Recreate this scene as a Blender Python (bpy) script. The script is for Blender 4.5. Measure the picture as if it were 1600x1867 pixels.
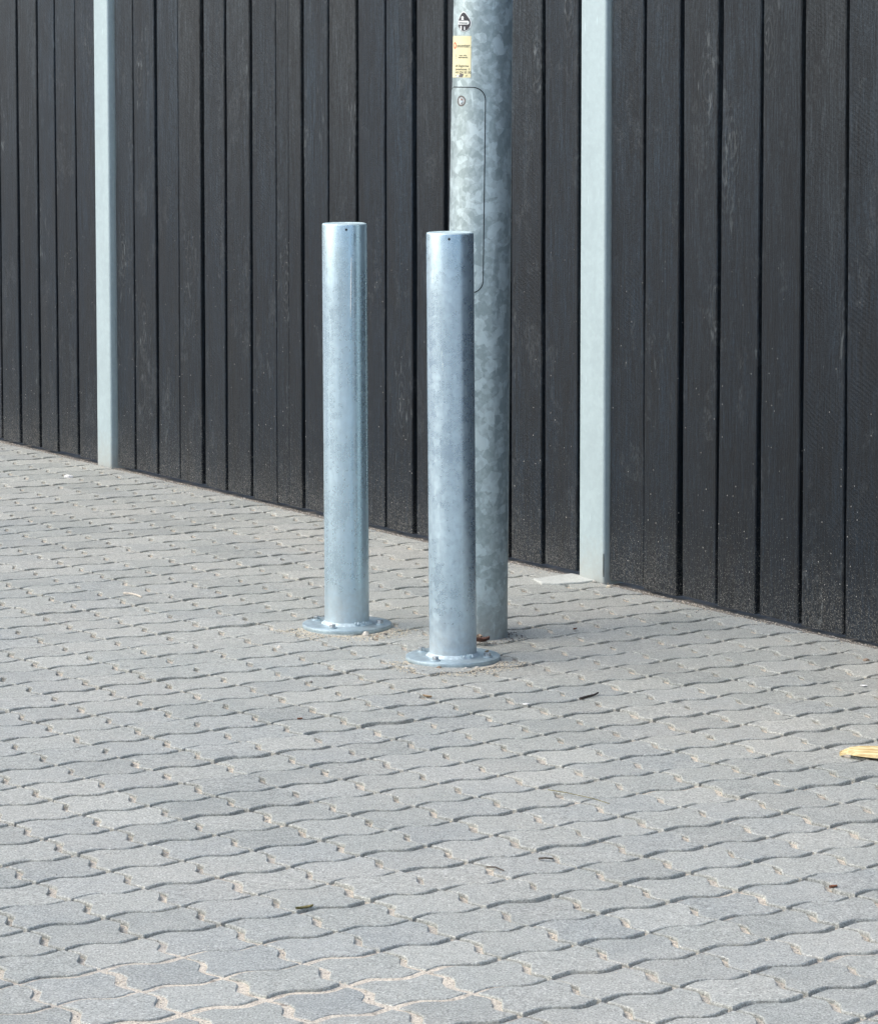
import bpy, bmesh, math, random
from mathutils import Vector, Matrix, noise
random.seed(7)
R = math.radians
for o in list(bpy.data.objects): bpy.data.objects.remove(o)
S = bpy.context.scene
COL = S.collection

# ------------------------------------------------------------------ camera
CAM_H = 1.42
cd = bpy.data.cameras.new('camera'); cam = bpy.data.objects.new('camera', cd); COL.objects.link(cam)
cd.sensor_fit = 'VERTICAL'; cd.sensor_height = 24; cd.lens = 5800/1867*24
cd.shift_y = -(933.5-619.7)/1867
cd.clip_start = 0.1; cd.clip_end = 800
cam.location = (0, 0, CAM_H); cam.rotation_euler = (R(90-4.875), 0, 0)
S.camera = cam

# ------------------------------------------------------------------ light
SUN_EL, SUN_AZ = 48.0, 262.0          # azimuth clockwise from +Y: the light comes from the left
W = bpy.data.worlds.new('World'); S.world = W; W.use_nodes = True
nt = W.node_tree; nt.nodes.clear()
sky = nt.nodes.new('ShaderNodeTexSky'); sky.sky_type = 'NISHITA'; sky.sun_disc = False
sky.sun_elevation = R(SUN_EL); sky.sun_rotation = R(SUN_AZ)
sky.air_density = 1.0; sky.dust_density = 3.4; sky.ozone_density = 1.0
bg = nt.nodes.new('ShaderNodeBackground'); bg.inputs['Strength'].default_value = 0.15
wo = nt.nodes.new('ShaderNodeOutputWorld')
nt.links.new(sky.outputs[0], bg.inputs[0]); nt.links.new(bg.outputs[0], wo.inputs[0])
sd = bpy.data.lights.new('sun', 'SUN'); sun = bpy.data.objects.new('sun', sd); COL.objects.link(sun)
sd.energy = 1.0; sd.angle = R(95); sd.color = (1.0, 1.0, 0.945)
to_sun = Vector((math.sin(R(SUN_AZ))*math.cos(R(SUN_EL)), math.cos(R(SUN_AZ))*math.cos(R(SUN_EL)), math.sin(R(SUN_EL))))
sun.rotation_euler = to_sun.to_track_quat('Z', 'Y').to_euler()
S.view_settings.view_transform = 'Standard'; S.view_settings.look = 'None'
S.view_settings.exposure = 0.72; S.view_settings.gamma = 1.0
S.view_settings.use_curve_mapping = False
S.render.engine = 'CYCLES'

# ------------------------------------------------------------------ material helpers
class M:
    def __init__(s, name):
        s.m = bpy.data.materials.new(name); s.m.use_nodes = True
        s.t = s.m.node_tree; s.t.nodes.clear()
        s.out = s.n('OutputMaterial'); s.b = s.n('BsdfPrincipled')
        s.l(s.b.outputs[0], s.out.inputs[0])
    def n(s, k, **kw):
        x = s.t.nodes.new('ShaderNode'+k)
        for a, v in kw.items(): setattr(x, a, v)
        return x
    def l(s, a, b): s.t.links.new(a, b)
    def put(s, sock, v):
        if isinstance(v, bpy.types.NodeSocket): s.l(v, sock)
        elif v is not None:
            if isinstance(v, (tuple, list)) and len(v) == 3 and sock.type == 'RGBA': v = (*v, 1)
            sock.default_value = v
    def set(s, **kw):
        for k, v in kw.items(): s.put(s.b.inputs[k.replace('_', ' ')], v)
    def math(s, op, a, b=None, c=None, clamp=False):
        x = s.n('Math', operation=op, use_clamp=clamp)
        for i, v in enumerate((a, b, c)): s.put(x.inputs[i], v)
        return x.outputs[0]
    def noise(s, vec, scale, detail=3, rough=.55, dist=0, out=0):
        x = s.n('TexNoise'); s.put(x.inputs['Vector'], vec); x.inputs['Scale'].default_value = scale
        x.inputs['Detail'].default_value = detail; x.inputs['Roughness'].default_value = rough
        x.inputs['Distortion'].default_value = dist
        return x.outputs[out]
    def vor(s, vec, scale, feature='F1', rnd=1, out='Distance'):
        x = s.n('TexVoronoi', feature=feature); s.put(x.inputs['Vector'], vec)
        x.inputs['Scale'].default_value = scale; x.inputs['Randomness'].default_value = rnd
        return x.outputs[out]
    def ramp(s, f, *stops, interp='LINEAR'):
        x = s.n('ValToRGB'); s.put(x.inputs[0], f); e = x.color_ramp.elements
        x.color_ramp.interpolation = interp
        while len(e) < len(stops): e.new(.5)
        for el, (p, c) in zip(e, stops):
            el.position = p
            el.color = (c, c, c, 1) if isinstance(c, (int, float)) else (*c, 1)
        return x.outputs[0]
    def mix(s, f, a, b, mode='MIX'):
        x = s.n('Mix', data_type='RGBA', blend_type=mode)
        s.put(x.inputs[0], f); s.put(x.inputs[6], a); s.put(x.inputs[7], b)
        return x.outputs[2]
    def mapv(s, vec, scale=(1, 1, 1), loc=(0, 0, 0), rot=(0, 0, 0)):
        x = s.n('Mapping'); s.put(x.inputs[0], vec); x.inputs['Scale'].default_value = scale
        s.put(x.inputs['Location'], loc); x.inputs['Rotation'].default_value = rot
        return x.outputs[0]
    def addv(s, a, b, mul=None):
        x = s.n('VectorMath', operation='MULTIPLY_ADD' if mul is not None else 'ADD')
        if mul is not None:
            s.put(x.inputs[0], b); x.inputs[1].default_value = (mul,)*3; s.put(x.inputs[2], a)
        else: s.put(x.inputs[0], a); s.put(x.inputs[1], b)
        return x.outputs[0]
    def bump(s, h, strength=.5, dist=.001, normal=None):
        x = s.n('Bump'); x.inputs['Strength'].default_value = strength; x.inputs['Distance'].default_value = dist
        s.put(x.inputs['Height'], h)
        if normal is not None: s.put(x.inputs['Normal'], normal)
        return x.outputs[0]
    def obj(s): return s.n('TexCoord').outputs['Object']
    def pos(s): return s.n('NewGeometry').outputs['Position']

def flat(name, col, rough=.8, metal=0, nscale=None, amt=.25):
    m = M(name)
    c = col
    if nscale:
        c = m.mix(m.ramp(m.noise(m.obj(), nscale, 4), (.3, 0.), (.7, 1.)), tuple(x*(1-amt) for x in col), tuple(min(1, x*(1+amt)) for x in col))
    m.set(Base_Color=c, Roughness=rough, Metallic=metal)
    return m.m

def paver_mat(name, single):
    m = M(name); p = m.pos()
    if single: rnd = m.n('ObjectInfo').outputs['Random']
    else:
        a = m.n('Attribute'); a.attribute_name = 'tone'; rnd = a.outputs['Fac']
    wn = m.n('TexWhiteNoise', noise_dimensions='1D'); m.put(wn.inputs['W'], m.math('MULTIPLY', rnd, 91.7))
    rnd2 = wn.outputs['Value']
    base = m.ramp(rnd, (0, (.305, .323, .303)), (.3, (.346, .364, .338)), (.6, (.368, .384, .354)), (.85, (.394, .408, .375)), (1, (.436, .447, .408)))
    # bluish or brownish stones
    base = m.mix(m.ramp(rnd2, (.55, 0.), (.85, .35)), base, (.335, .360, .358))
    # broad dusty film
    film = m.ramp(m.noise(p, 1.7, 5, .62), (.42, 0.), (.64, .6))
    base = m.mix(film, base, (.425, .425, .385))
    film2 = m.ramp(m.noise(m.addv(p, (3.1, 7.7, 1)), 9, 5, .7), (.5, 0.), (.72, .5))
    base = m.mix(film2, base, (.46, .47, .435))
    # cement cloudiness and aggregate speckle
    cl = m.ramp(m.noise(p, 60, 5, .7), (.32, .84), (.68, 1.15))
    base = m.mix(1, base, cl, 'MULTIPLY')
    g1 = m.noise(p, 260, 4, .8)
    sp = m.ramp(g1, (.34, .42), (.45, .88), (.55, 1.08), (.67, 1.85))
    base = m.mix(1, base, sp, 'MULTIPLY')
    dk = m.ramp(m.noise(m.addv(p, (5, 2, 3)), 300, 2, .6), (.24, .5), (.34, 1.))
    base = m.mix(1, base, dk, 'MULTIPLY')
    vw = m.vor(p, 170)
    wh = m.ramp(vw, (.15, 1.), (.23, 0.))
    vr = m.n('SeparateColor'); m.put(vr.inputs[0], m.vor(p, 170, out='Color'))
    wh = m.math('MULTIPLY', wh, m.math('GREATER_THAN', vr.outputs[0], .66))
    base = m.mix(m.math('MULTIPLY', wh, .75), base, (.66, .65, .62))
    bl = m.math('MULTIPLY', m.ramp(vw, (.10, 1.), (.16, 0.)), m.math('LESS_THAN', vr.outputs[0], .12))
    base = m.mix(m.math('MULTIPLY', bl, .7), base, (.12, .115, .11))
    nb = m.bump(g1, .8, .0018); nb = m.bump(m.noise(p, 60, 3), .5, .0016, nb)
    m.set(Base_Color=base, Roughness=.88, Normal=nb)
    m.b.inputs['Specular IOR Level'].default_value = .3
    return m.m

def sand_mat():
    m = M('sand'); p = m.pos()
    g = m.noise(p, 300, 4, .85)
    c = m.ramp(g, (.34, (.10, .085, .07)), (.43, (.48, .42, .34)), (.56, (.80, .73, .60)))
    gr = m.mix(1, c, (.62, .66, .72), 'MULTIPLY')
    c = m.mix(m.ramp(m.noise(p, 2.4, 4, .6), (.44, 0.), (.62, .6)), c, gr)
    d = m.ramp(m.noise(m.addv(p, (9, 1, 2)), 35, 4, .7), (.55, 0.), (.68, .7))
    c = m.mix(d, c, (.12, .10, .085))
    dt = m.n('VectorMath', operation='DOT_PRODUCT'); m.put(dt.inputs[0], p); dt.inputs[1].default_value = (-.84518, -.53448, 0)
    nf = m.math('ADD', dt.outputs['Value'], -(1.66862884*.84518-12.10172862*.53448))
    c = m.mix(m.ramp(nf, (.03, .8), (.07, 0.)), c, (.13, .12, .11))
    m.set(Base_Color=c, Roughness=.95, Normal=m.bump(g, .8, .002))
    return m.m

def galv(name, light, dark, flake=(38, 75), warp=.018, fw=.62, wsc=70, metal=.6, rough=.42, streak=0, fine=.3, thr=.5, white=.25, seed=0., dirt=False):
    """hot-dip galvanised steel: crystalline spangle, dull patches and fine mottling"""
    m = M(name); p = m.addv(m.obj(), (seed, seed*.7, seed*1.3))
    w = m.addv(p, m.noise(p, wsc, 4, .65, out=1), warp)
    def cell(sc, v=w):
        s = m.n('SeparateColor'); m.put(s.inputs[0], m.vor(v, sc, out='Color')); return s.outputs[0]
    a = cell(flake[0]); b = cell(flake[1])
    a2 = cell(flake[0]*.7, m.addv(w, (3, 1, 2)))
    f = m.ramp(m.math('MULTIPLY', m.math('ADD', a, m.math('MULTIPLY', b, .8)), .555), (thr-.22, 0.), (thr, .35), (thr+.25, .8), (thr+.4, 1.), interp='LINEAR')
    hi = m.math('MULTIPLY', m.math('GREATER_THAN', a2, .84), white)
    cl = m.ramp(m.noise(p, 9, 4, .6), (.3, 0.), (.7, 1.))
    f = m.math('ADD', m.math('MULTIPLY', f, fw), m.math('MULTIPLY', cl, 1-fw))
    fn = m.ramp(m.noise(m.mapv(p, (1, 1, .45)), 230, 4, .7), (.3, -1.), (.7, 1.))
    fn = m.ramp(m.noise(m.mapv(p, (1, 1, .6)), 120, 4, .7), (.32, 0.), (.68, 1.))
    f = m.math('ADD', f, m.math('MULTIPLY', m.math('SUBTRACT', fn, .5), fine*2))
    if streak:
        st = m.noise(m.mapv(p, (1, 1, .06)), 55, 3, .6)
        f = m.math('ADD', f, m.math('MULTIPLY', m.math('SUBTRACT', st, .5), streak*2))
    f = m.math('ADD', f, hi, clamp=True)
    c = m.mix(f, dark, light)
    # vertical scratch scuffs
    sc = m.ramp(m.noise(m.mapv(p, (1, 1, .12), rot=(.5, .3, 0)), 90, 2, .5), (.70, 0.), (.76, .5))
    c = m.mix(sc, c, tuple(min(1, x*1.35) for x in light))
    rg = m.math('ADD', m.math('MULTIPLY', f, .16), rough-.08)
    if dirt:        # splashed dust on the lowest few centimetres
        sx = m.n('SeparateXYZ'); m.put(sx.inputs[0], m.obj())
        zn = m.math('ADD', sx.outputs[2], m.math('MULTIPLY', m.math('SUBTRACT', m.noise(p, 40, 4, .7), .5), .16))
        dm = m.ramp(zn, (.0, .55), (.05, .3), (.13, 0.))
        c = m.mix(dm, c, (.36, .34, .29)); rg = m.math('ADD', rg, m.math('MULTIPLY', dm, .5)); metal = m.math('MULTIPLY', m.math('SUBTRACT', 1., dm), metal)
    m.set(Base_Color=c, Metallic=metal, Roughness=rg, Normal=m.bump(m.noise(p, 70, 3), .12, .0012))
    return m.m

def wood_mat():
    m = M('black_stained_wood'); o = m.obj(); oi = m.n('ObjectInfo'); rnd = oi.outputs['Random']
    cx = m.n('CombineXYZ')
    m.put(cx.inputs[0], m.math('MULTIPLY', rnd, 37.)); m.put(cx.inputs[2], m.math('MULTIPLY', rnd, 53.))
    p = m.addv(o, cx.outputs[0])
    sx = m.n('SeparateXYZ'); m.put(sx.inputs[0], o); z = sx.outputs[2]
    # grain with knots: grain lines bend round knot centres
    kd = m.vor(m.mapv(p, (1, .01, .33)), 5.2)
    kn = m.ramp(kd, (0., 1.), (.09, .75), (.3, 0.))
    warp = m.noise(m.mapv(p, (1, 1, .25)), 7, 3, .6, out=1)
    pw = m.addv(p, warp, .05)
    kd = m.vor(m.mapv(m.addv(p, m.noise(m.mapv(p, (1, 1, .5)), 22, 3, .6, out=1), .035), (1, .01, .33)), 5.2)
    grain = m.noise(m.mapv(pw, (1, 1, .035)), 190, 4, .7)
    broad = m.noise(m.mapv(pw, (1, 1, .12)), 14, 4, .6)
    # diagonal saw marks, only on some boards
    wv = m.n('TexWave', wave_type='BANDS', bands_direction='X')
    m.put(wv.inputs[0], m.mapv(m.addv(p, m.noise(p, 9, 2, .5, out=1), .03), (1, 0, 1), rot=(0, R(58), 0)))
    wv.inputs['Scale'].default_value = 26; wv.inputs['Distortion'].default_value = 1.6; wv.inputs['Detail'].default_value = 2
    sawmask = m.math('MULTIPLY', m.ramp(m.math('FRACT', m.math('MULTIPLY', rnd, 7.31)), (.35, .12), (.6, 1.)), m.ramp(m.noise(p, 5, 3), (.4, .1), (.62, 1.)))
    saw = m.math('MULTIPLY', wv.outputs[1], sawmask)
    knring = m.ramp(m.math('SINE', m.math('ADD', m.math('MULTIPLY', kd, 120.), m.math('MULTIPLY', broad, 9.))), (.0, 0.), (1., 1.))
    kr = m.math('MULTIPLY', m.ramp(kd, (0.02, 1.), (.26, 0.)), knring)
    h = m.math('ADD', m.math('MULTIPLY', grain, .95), m.math('MULTIPLY', saw, .18))
    h = m.math('ADD', h, m.math('MULTIPLY', kr, .5))
    fuzz = m.noise(p, 330, 3, .7)
    h = m.math('ADD', h, m.math('MULTIPLY', fuzz, .7))
    # colour: board tone blends a little greyer towards the top, darker low down
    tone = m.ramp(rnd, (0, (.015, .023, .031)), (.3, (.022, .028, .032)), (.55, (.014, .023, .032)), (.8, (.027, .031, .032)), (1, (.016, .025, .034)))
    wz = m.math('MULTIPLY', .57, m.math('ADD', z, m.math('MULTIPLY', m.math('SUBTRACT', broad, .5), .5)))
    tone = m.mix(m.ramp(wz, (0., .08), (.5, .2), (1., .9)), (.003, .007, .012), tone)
    br = m.ramp(broad, (.3, .66), (.7, 1.4)); c = m.mix(1, tone, br, 'MULTIPLY')
    gc = m.ramp(grain, (.32, .45), (.5, 1.), (.66, 1.9)); c = m.mix(1, c, gc, 'MULTIPLY')
    sc = m.ramp(saw, (0., .96), (1., 1.14)); c = m.mix(1, c, sc, 'MULTIPLY')
    c = m.mix(m.math('MULTIPLY', kr, .32), c, (.10, .11, .11))
    vs = m.ramp(m.noise(m.addv(m.mapv(p, (1, 1, .3)), m.noise(p, 16, 2, .5, out=1), .12), 13, 3, .6), (.58, 0.), (.67, .30), (.78, 0.))
    vs = m.math('MULTIPLY', vs, m.ramp(m.noise(m.mapv(p, (1, 1, .5)), 190, 3, .7), (.42, 0.), (.6, 1.6)))
    c = m.mix(1, c, m.ramp(m.noise(m.mapv(p, (1, 1, .6)), 170, 4, .75), (.34, .55), (.5, 1.), (.66, 1.6)), 'MULTIPLY')
    c = m.mix(vs, c, (.07, .08, .085))
    # worn scratches near knots
    ws = m.ramp(m.noise(m.mapv(pw, (1, 1, .3), rot=(0, .5, 0)), 60, 3, .6), (.60, 0.), (.70, .7))
    c = m.mix(m.math('MULTIPLY', ws, m.ramp(kd, (.1, 1.), (.4, .08))), c, (.13, .15, .155))
    # sandy splashes: dense near the ground, sparse dots above
    def specks(sc, th, seed, cut):
        v = m.addv(p, (seed, 0, seed))
        d = m.vor(m.mapv(v, (1, 1, .8)), sc)
        s = m.n('SeparateColor'); m.put(s.inputs[0], m.vor(m.mapv(v, (1, 1, .8)), sc, out='Color'))
        return m.math('MULTIPLY', m.math('LESS_THAN', d, th), m.math('GREATER_THAN', s.outputs[0], cut))
    zn = m.math('ADD', z, m.math('MULTIPLY', m.math('SUBTRACT', m.noise(m.addv(o, (1, 4, 2)), 6, 3), .5), .16))
    low = m.ramp(zn, (.0, 1.), (.05, .7), (.12, .22), (.25, 0.))
    s1 = m.math('MULTIPLY', specks(330, .36, 1.3, .45), low)
    s2 = m.math('MULTIPLY', specks(230, .26, 4.1, .66), m.ramp(zn, (.0, 1.), (.16, .5), (.36, 0.)))
    s3 = m.math('MULTIPLY', specks(85, .12, 7.7, .9), m.ramp(z, (.1, 1.), (.8, .45), (1.4, .12)))
    mud = m.math('MULTIPLY', m.ramp(m.noise(p, 120, 4, .75), (.45, 0.), (.7, 1.)), m.ramp(zn, (0., .5), (.08, .2), (.2, 0.)))
    c = m.mix(mud, c, (.14, .14, .13))
    c = m.mix(m.math('MULTIPLY', s1, .5), c, (.33, .32, .28))
    c = m.mix(m.math('MULTIPLY', s2, .6), c, (.38, .37, .34))
    c = m.mix(m.math('MULTIPLY', s3, .8), c, (.55, .54, .50))
    nb = m.bump(h, .95, .0026)
    m.set(Base_Color=c, Roughness=m.ramp(broad, (.3, .5), (.7, .62)), Normal=nb)
    m.b.inputs['Specular IOR Level'].default_value = .30
    return m.m

MAT = dict(
    paver=paver_mat('paver_concrete', True), pavers=paver_mat('paver_concrete_field', False), sand=sand_mat(),
    pipe=galv('galvanised_bollard', (.60, .765, .86), (.48, .62, .70), flake=(52, 96), fw=.34, warp=.013, metal=.72, rough=.29, streak=.7, fine=.14, thr=.42, white=.0, dirt=True),
    pipe2=galv('galvanised_bollard_mottled', (.62, .775, .86), (.44, .57, .67), flake=(56, 98), fw=.45, warp=.013, metal=.74, rough=.31, streak=.55, fine=.22, thr=.45, white=.0, seed=6., dirt=True),
    plate=galv('galvanised_plate', (.49, .60, .64), (.35, .44, .48), flake=(50, 110), metal=.45, rough=.45, streak=0, fine=.35, thr=.45, white=.15, seed=5.),
    cap=galv('galvanised_cap', (.62, .76, .76), (.50, .62, .63), flake=(60, 120), metal=.25, rough=.5, fine=.25, thr=.42, white=.1, seed=2.),
    lamp=galv('galvanised_lamp_post', (.56, .665, .68), (.33, .41, .425), fw=.93, warp=.010, wsc=70, flake=(44, 78), metal=.5, rough=.42, streak=.05, fine=.25, thr=.52, white=.6, seed=9., dirt=True),
    post=galv('galvanised_fence_post', (.46, .565, .58), (.405, .50, .52), flake=(70, 160), metal=.25, rough=.5, streak=.45, fine=.3, thr=.5, white=.05, seed=3., dirt=True),
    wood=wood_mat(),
    black=flat('black_shadow_gap', (.008, .009, .012), .9),
    bolt=galv('zinc_bolt', (.62, .66, .68), (.22, .25, .27), flake=(200, 400), metal=.7, rough=.42, fine=.4, seed=1.),
    weld=galv('galvanised_weld', (.58, .70, .74), (.40, .49, .53), flake=(90, 160), metal=.2, rough=.5, fine=.5, seed=4.),
    yellow=flat('pale_yellow_label', (.80, .74, .45), .5, 0, 40, .06),
    ink=flat('dark_print', (.05, .05, .045), .6), red=flat('red_print', (.75, .18, .10), .6),
    white=flat('white_vinyl', (.72, .76, .76), .5), blackv=flat('black_vinyl', (.03, .03, .04), .45),
    soil=flat('dark_soil', (.10, .085, .07), .95, 0, 90, .5),
    leaf=flat('dried_leaf', (.22, .09, .05), .75, 0, 200, .5), leaf2=flat('tan_leaf', (.42, .30, .18), .75, 0, 200, .4),
    leafd=flat('dark_crumpled_leaf', (.085, .035, .025), .75, 0, 200, .5),
    olive=flat('olive_leaf', (.20, .18, .07), .7, 0, 200, .4),
    stoneL=flat('pale_stone', (.55, .52, .46), .85, 0, 260, .3), stoneD=flat('dark_stone', (.16, .15, .14), .85, 0, 260, .4),
    stoneB=flat('brown_stone', (.30, .23, .17), .85, 0, 260, .4), stoneY=flat('yellow_stone', (.60, .54, .42), .85, 0, 260, .3),
    chip=flat('white_chip', (.74, .74, .72), .8, 0, 200, .15), twig=flat('dark_twig', (.05, .04, .035), .85, 0, 200, .4),
    twigb=flat('bleached_twig', (.62, .57, .48), .8, 0, 200, .3),
    ground=flat('far_ground', (.34, .345, .34), .9, 0, 3, .15),
)
m = M('pale_cut_paver'); p_ = m.pos()
m.set(Base_Color=m.ramp(m.noise(p_, 130, 4, .7), (.3, (.40, .42, .39)), (.65, (.60, .62, .58))), Roughness=.85, Normal=m.bump(m.noise(p_, 200, 3), .4, .001))
MAT['slab'] = m.m
m = M('split_pine'); o_ = m.obj()
g_ = m.noise(m.mapv(o_, (.05, 1, 1)), 260, 4, .7)
m.set(Base_Color=m.ramp(g_, (.36, (.42, .28, .11)), (.5, (.66, .52, .26)), (.64, (.80, .70, .42))), Roughness=.7, Normal=m.bump(g_, .7, .0015))
MAT['pine'] = m.m

# ------------------------------------------------------------------ object helpers
def tag(o, label=None, cat=None, group=None, kind=None):
    if label: o['label'] = label
    if cat: o['category'] = cat
    if group: o['group'] = group
    if kind: o['kind'] = kind
    return o
def empty(name, loc=(0, 0, 0), rot=(0, 0, 0)):
    o = bpy.data.objects.new(name, None); o.empty_display_size = .1
    o.location = loc; o.rotation_euler = rot; COL.objects.link(o); return o
def mk(name, verts, faces, mat, parent=None, smooth=False):
    me = bpy.data.meshes.new(name); me.from_pydata(verts, [], faces); me.update()
    me.materials.append(mat)
    if smooth:
        for f in me.polygons: f.use_smooth = True
        try: me.set_sharp_from_angle(angle=R(38))
        except Exception: pass
    o = bpy.data.objects.new(name, me); COL.objects.link(o)
    if parent: o.parent = parent
    return o
def lathe(profile, seg=48, cx=0, cy=0, jit=0.):
    """profile: list of (r, z); r == 0 closes"""
    V, F = [], []; rings = []
    for r, z in profile:
        if r == 0: rings.append([len(V)]); V.append((cx, cy, z))
        else:
            rings.append(list(range(len(V), len(V)+seg)))
            for i in range(seg):
                a = 2*math.pi*i/seg; rr = r*(1+random.uniform(-jit, jit))
                V.append((cx+rr*math.cos(a), cy+rr*math.sin(a), z+random.uniform(-jit, jit)*r))
    for a, b in zip(rings, rings[1:]):
        for i in range(seg):
            j = (i+1) % seg
            if len(a) == 1: F.append((a[0], b[j], b[i]))
            elif len(b) == 1: F.append((a[i], a[j], b[0]))
            else: F.append((a[i], a[j], b[j], b[i]))
    return V, F

# ------------------------------------------------------------------ ground and paving
gz = -.03
tag(mk('ground', [(-150, -60, gz), (150, -60, gz), (150, 240, gz), (-150, 240, gz)], [(0, 1, 2, 3)], MAT['ground']), kind='structure')

A = Vector((-1.66862884, 12.10172862, 0)); D = Vector((.53447646, -.84518336, 0)); N = Vector((-.84518336, -.53447646, 0))
FR = math.atan2(D.y, D.x)
def fdist(p): return (p[0]-A.x)*N.x + (p[1]-A.y)*N.y     # metres in front of the fence
def fs(p): return (p[0]-A.x)*D.x + (p[1]-A.y)*D.y
CLIP = .022

# sand bed between and under the stones
X0, X1, Y0, Y1, ST = -3.4, 2.6, 2.6, 14.6, .024
nx, ny = int((X1-X0)/ST), int((Y1-Y0)/ST)
V, F = [], []
def bed_z(x, y):
    n1 = noise.noise(Vector((x*1.3, y*1.3, 3.))); n2 = noise.noise(Vector((x*9, y*9, 8.))); n3 = noise.noise(Vector((x*40, y*40, 1.)))
    fill = max(0., min(1, 1.35-(((x+.34)/.40)**2+((y-4.66)/.40)**2)*.9+.9*noise.noise(Vector((x*4, y*4, 2)))))   # joints swept full of sand at the near left
    return min(-.0022+.0009*n2+.0006*n3, -.0074+.0020*n1+.0024*n2+.0012*n3+.0074*fill)
for j in range(ny+1):
    for i in range(nx+1):
        x, y = X0+i*ST, Y0+j*ST
        z = bed_z(x, y)
        d = fdist((x, y))
        if d < .05: z = max(z, -.004+.003*noise.noise(Vector((x*14, y*14, 4))))
        V.append((x, y, z))
for j in range(ny):
    for i in range(nx):
        a = j*(nx+1)+i
        c = V[a]
        if fdist(c) < -.35: continue
        F.append((a, a+1, a+nx+2, a+nx+1))
pavement = tag(mk('pavement', V, F, MAT['sand'], smooth=True), kind='structure')

ORG = Vector((-.3592*1.42, 3.8259*1.42, 0)); ANG = .55772
PA, PB = .10143*1.42, .09783*1.42
VA = Vector((math.cos(ANG), math.sin(ANG), 0)); VB = Vector((math.sin(ANG), -math.cos(ANG), 0))
def swave(t):
    pts = [(0, 0), (.10, .018), (.22, .062), (.32, .080), (.41, .055), (.5, 0), (.59, -.055), (.68, -.080), (.78, -.062), (.9, -.018), (1, 0)]
    return pts
SW = swave(0)
GAP = .0085
def outline(jit):
    """interlocking S-edged stone in local metres, centred on (0,0), counter-clockwise seen from above"""
    pts = []
    hole = lambda t: .019*math.exp(-((t-.5)/.155)**6)              # the cross joints open out half-way along
    side = lambda t: .016
    for t, w in SW[:-1]: pts.append((t, -w+side(t)))              # row edge j=0 : +i direction, wave up = -j
    for t, w in SW[:-1]: pts.append((1+w-hole(t), t))             # cross edge i=1
    for t, w in reversed(SW[1:]): pts.append((t, 1-w-side(t)))    # row edge j=1
    for t, w in reversed(SW[1:]): pts.append((w+hole(t), t))      # cross edge i=0
    out = []
    for i, j in pts:
        out.append(Vector(((i-.5)*PA+random.uniform(-jit, jit), -(j-.5)*PB+random.uniform(-jit, jit))))
    return out      # local x along VA, local y = -VB
def area(p): return .5*sum(a.x*b.y-b.x*a.y for a, b in zip(p, p[1:]+p[:1]))
def inset(p, d):
    n = len(p); out = []
    for k in range(n):
        a, b, c = p[k-1], p[k], p[(k+1) % n]
        e1 = (b-a); e2 = (c-b)
        if e1.length < 1e-6 or e2.length < 1e-6: out.append(b.copy()); continue
        n1 = Vector((-e1.y, e1.x)).normalized(); n2 = Vector((-e2.y, e2.x)).normalized()
        nn = (n1+n2)
        if nn.length < .2: nn = n1
        nn.normalize(); s = d/max(.6, nn.dot(n1))
        out.append(b+nn*s)
    return out
def stone(p, jit=.0005, gap=None):
    """(verts, faces) of a bevelled stone from an outline that bounds its cell"""
    if area(p) < 0: p = p[::-1]
    q = inset(p, (gap or GAP)/2)
    q = [v+Vector((random.uniform(-jit, jit), random.uniform(-jit, jit))) for v in q]
    t = inset(q, .0016); n = len(q)
    V = [(v.x, v.y, random.uniform(-.0003, .0002)) for v in t]+[(v.x, v.y, -.0017+random.uniform(-.0003, .0003)) for v in q]+[(v.x, v.y, -.022) for v in q]
    F = [tuple(range(n))]
    for r in (0, 1):
        for k in range(n):
            j = (k+1) % n; F.append((r*n+k, (r+1)*n+k, (r+1)*n+j, r*n+j))
    return V, F
def clip(p, dist):
    out = []; n = len(p)
    for k in range(n):
        a, b = p[k], p[(k+1) % n]; da, db = dist(a), dist(b)
        if da >= 0: out.append(a)
        if da*db < 0: out.append(a+(b-a)*(da/(da-db)))
    return out
RM = Matrix(((VA.x, -VB.x), (VA.y, -VB.y)))                      # local -> world, 2D
variants = []
for k in range(14):
    v, f = stone(outline(.0008), .0009)
    me = bpy.data.meshes.new('paver'); me.from_pydata(v, [], f); me.update(); me.materials.append(MAT['paver']); variants.append(me)
th = R(4.875); F_, Y0P = 5800., 619.7
def proj(x, y, z=0):
    z -= CAM_H; dz = y*math.cos(th)-z*math.sin(th); dn = -y*math.sin(th)-z*math.cos(th)
    return 800+F_*x/dz, Y0P+F_*dn/dz
cells = []
for i in range(-40, 60):
    for j in range(-60, 40):
        c = ORG+VA*PA*(i+.5)+VB*PB*(j+.5)
        if not (X0+.15 < c.x < X1-.15 and Y0+.15 < c.y < Y1-.15): continue
        fd = fdist(c)
        if fd < -.05: continue
        px, py = proj(c.x, c.y)
        vis = -60 < px < 1660 and py < 1935
        cells.append((0 if vis else 1, c.y, i, j, c, fd))
cells.sort(key=lambda t: (t[0], t[1]))
RS = Vector((.2805, 8.7043)); SLAB = [Vector(p) for p in ((.262, 8.778), (.372, 8.868), (.452, 8.768), (.395, 8.715), (.333, 8.694), (.284, 8.702))]
FV, FF, FT = [], [], []
count = 0
PAR = Matrix.Rotation(math.atan2(VA.y, VA.x), 4, 'Z')
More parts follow.
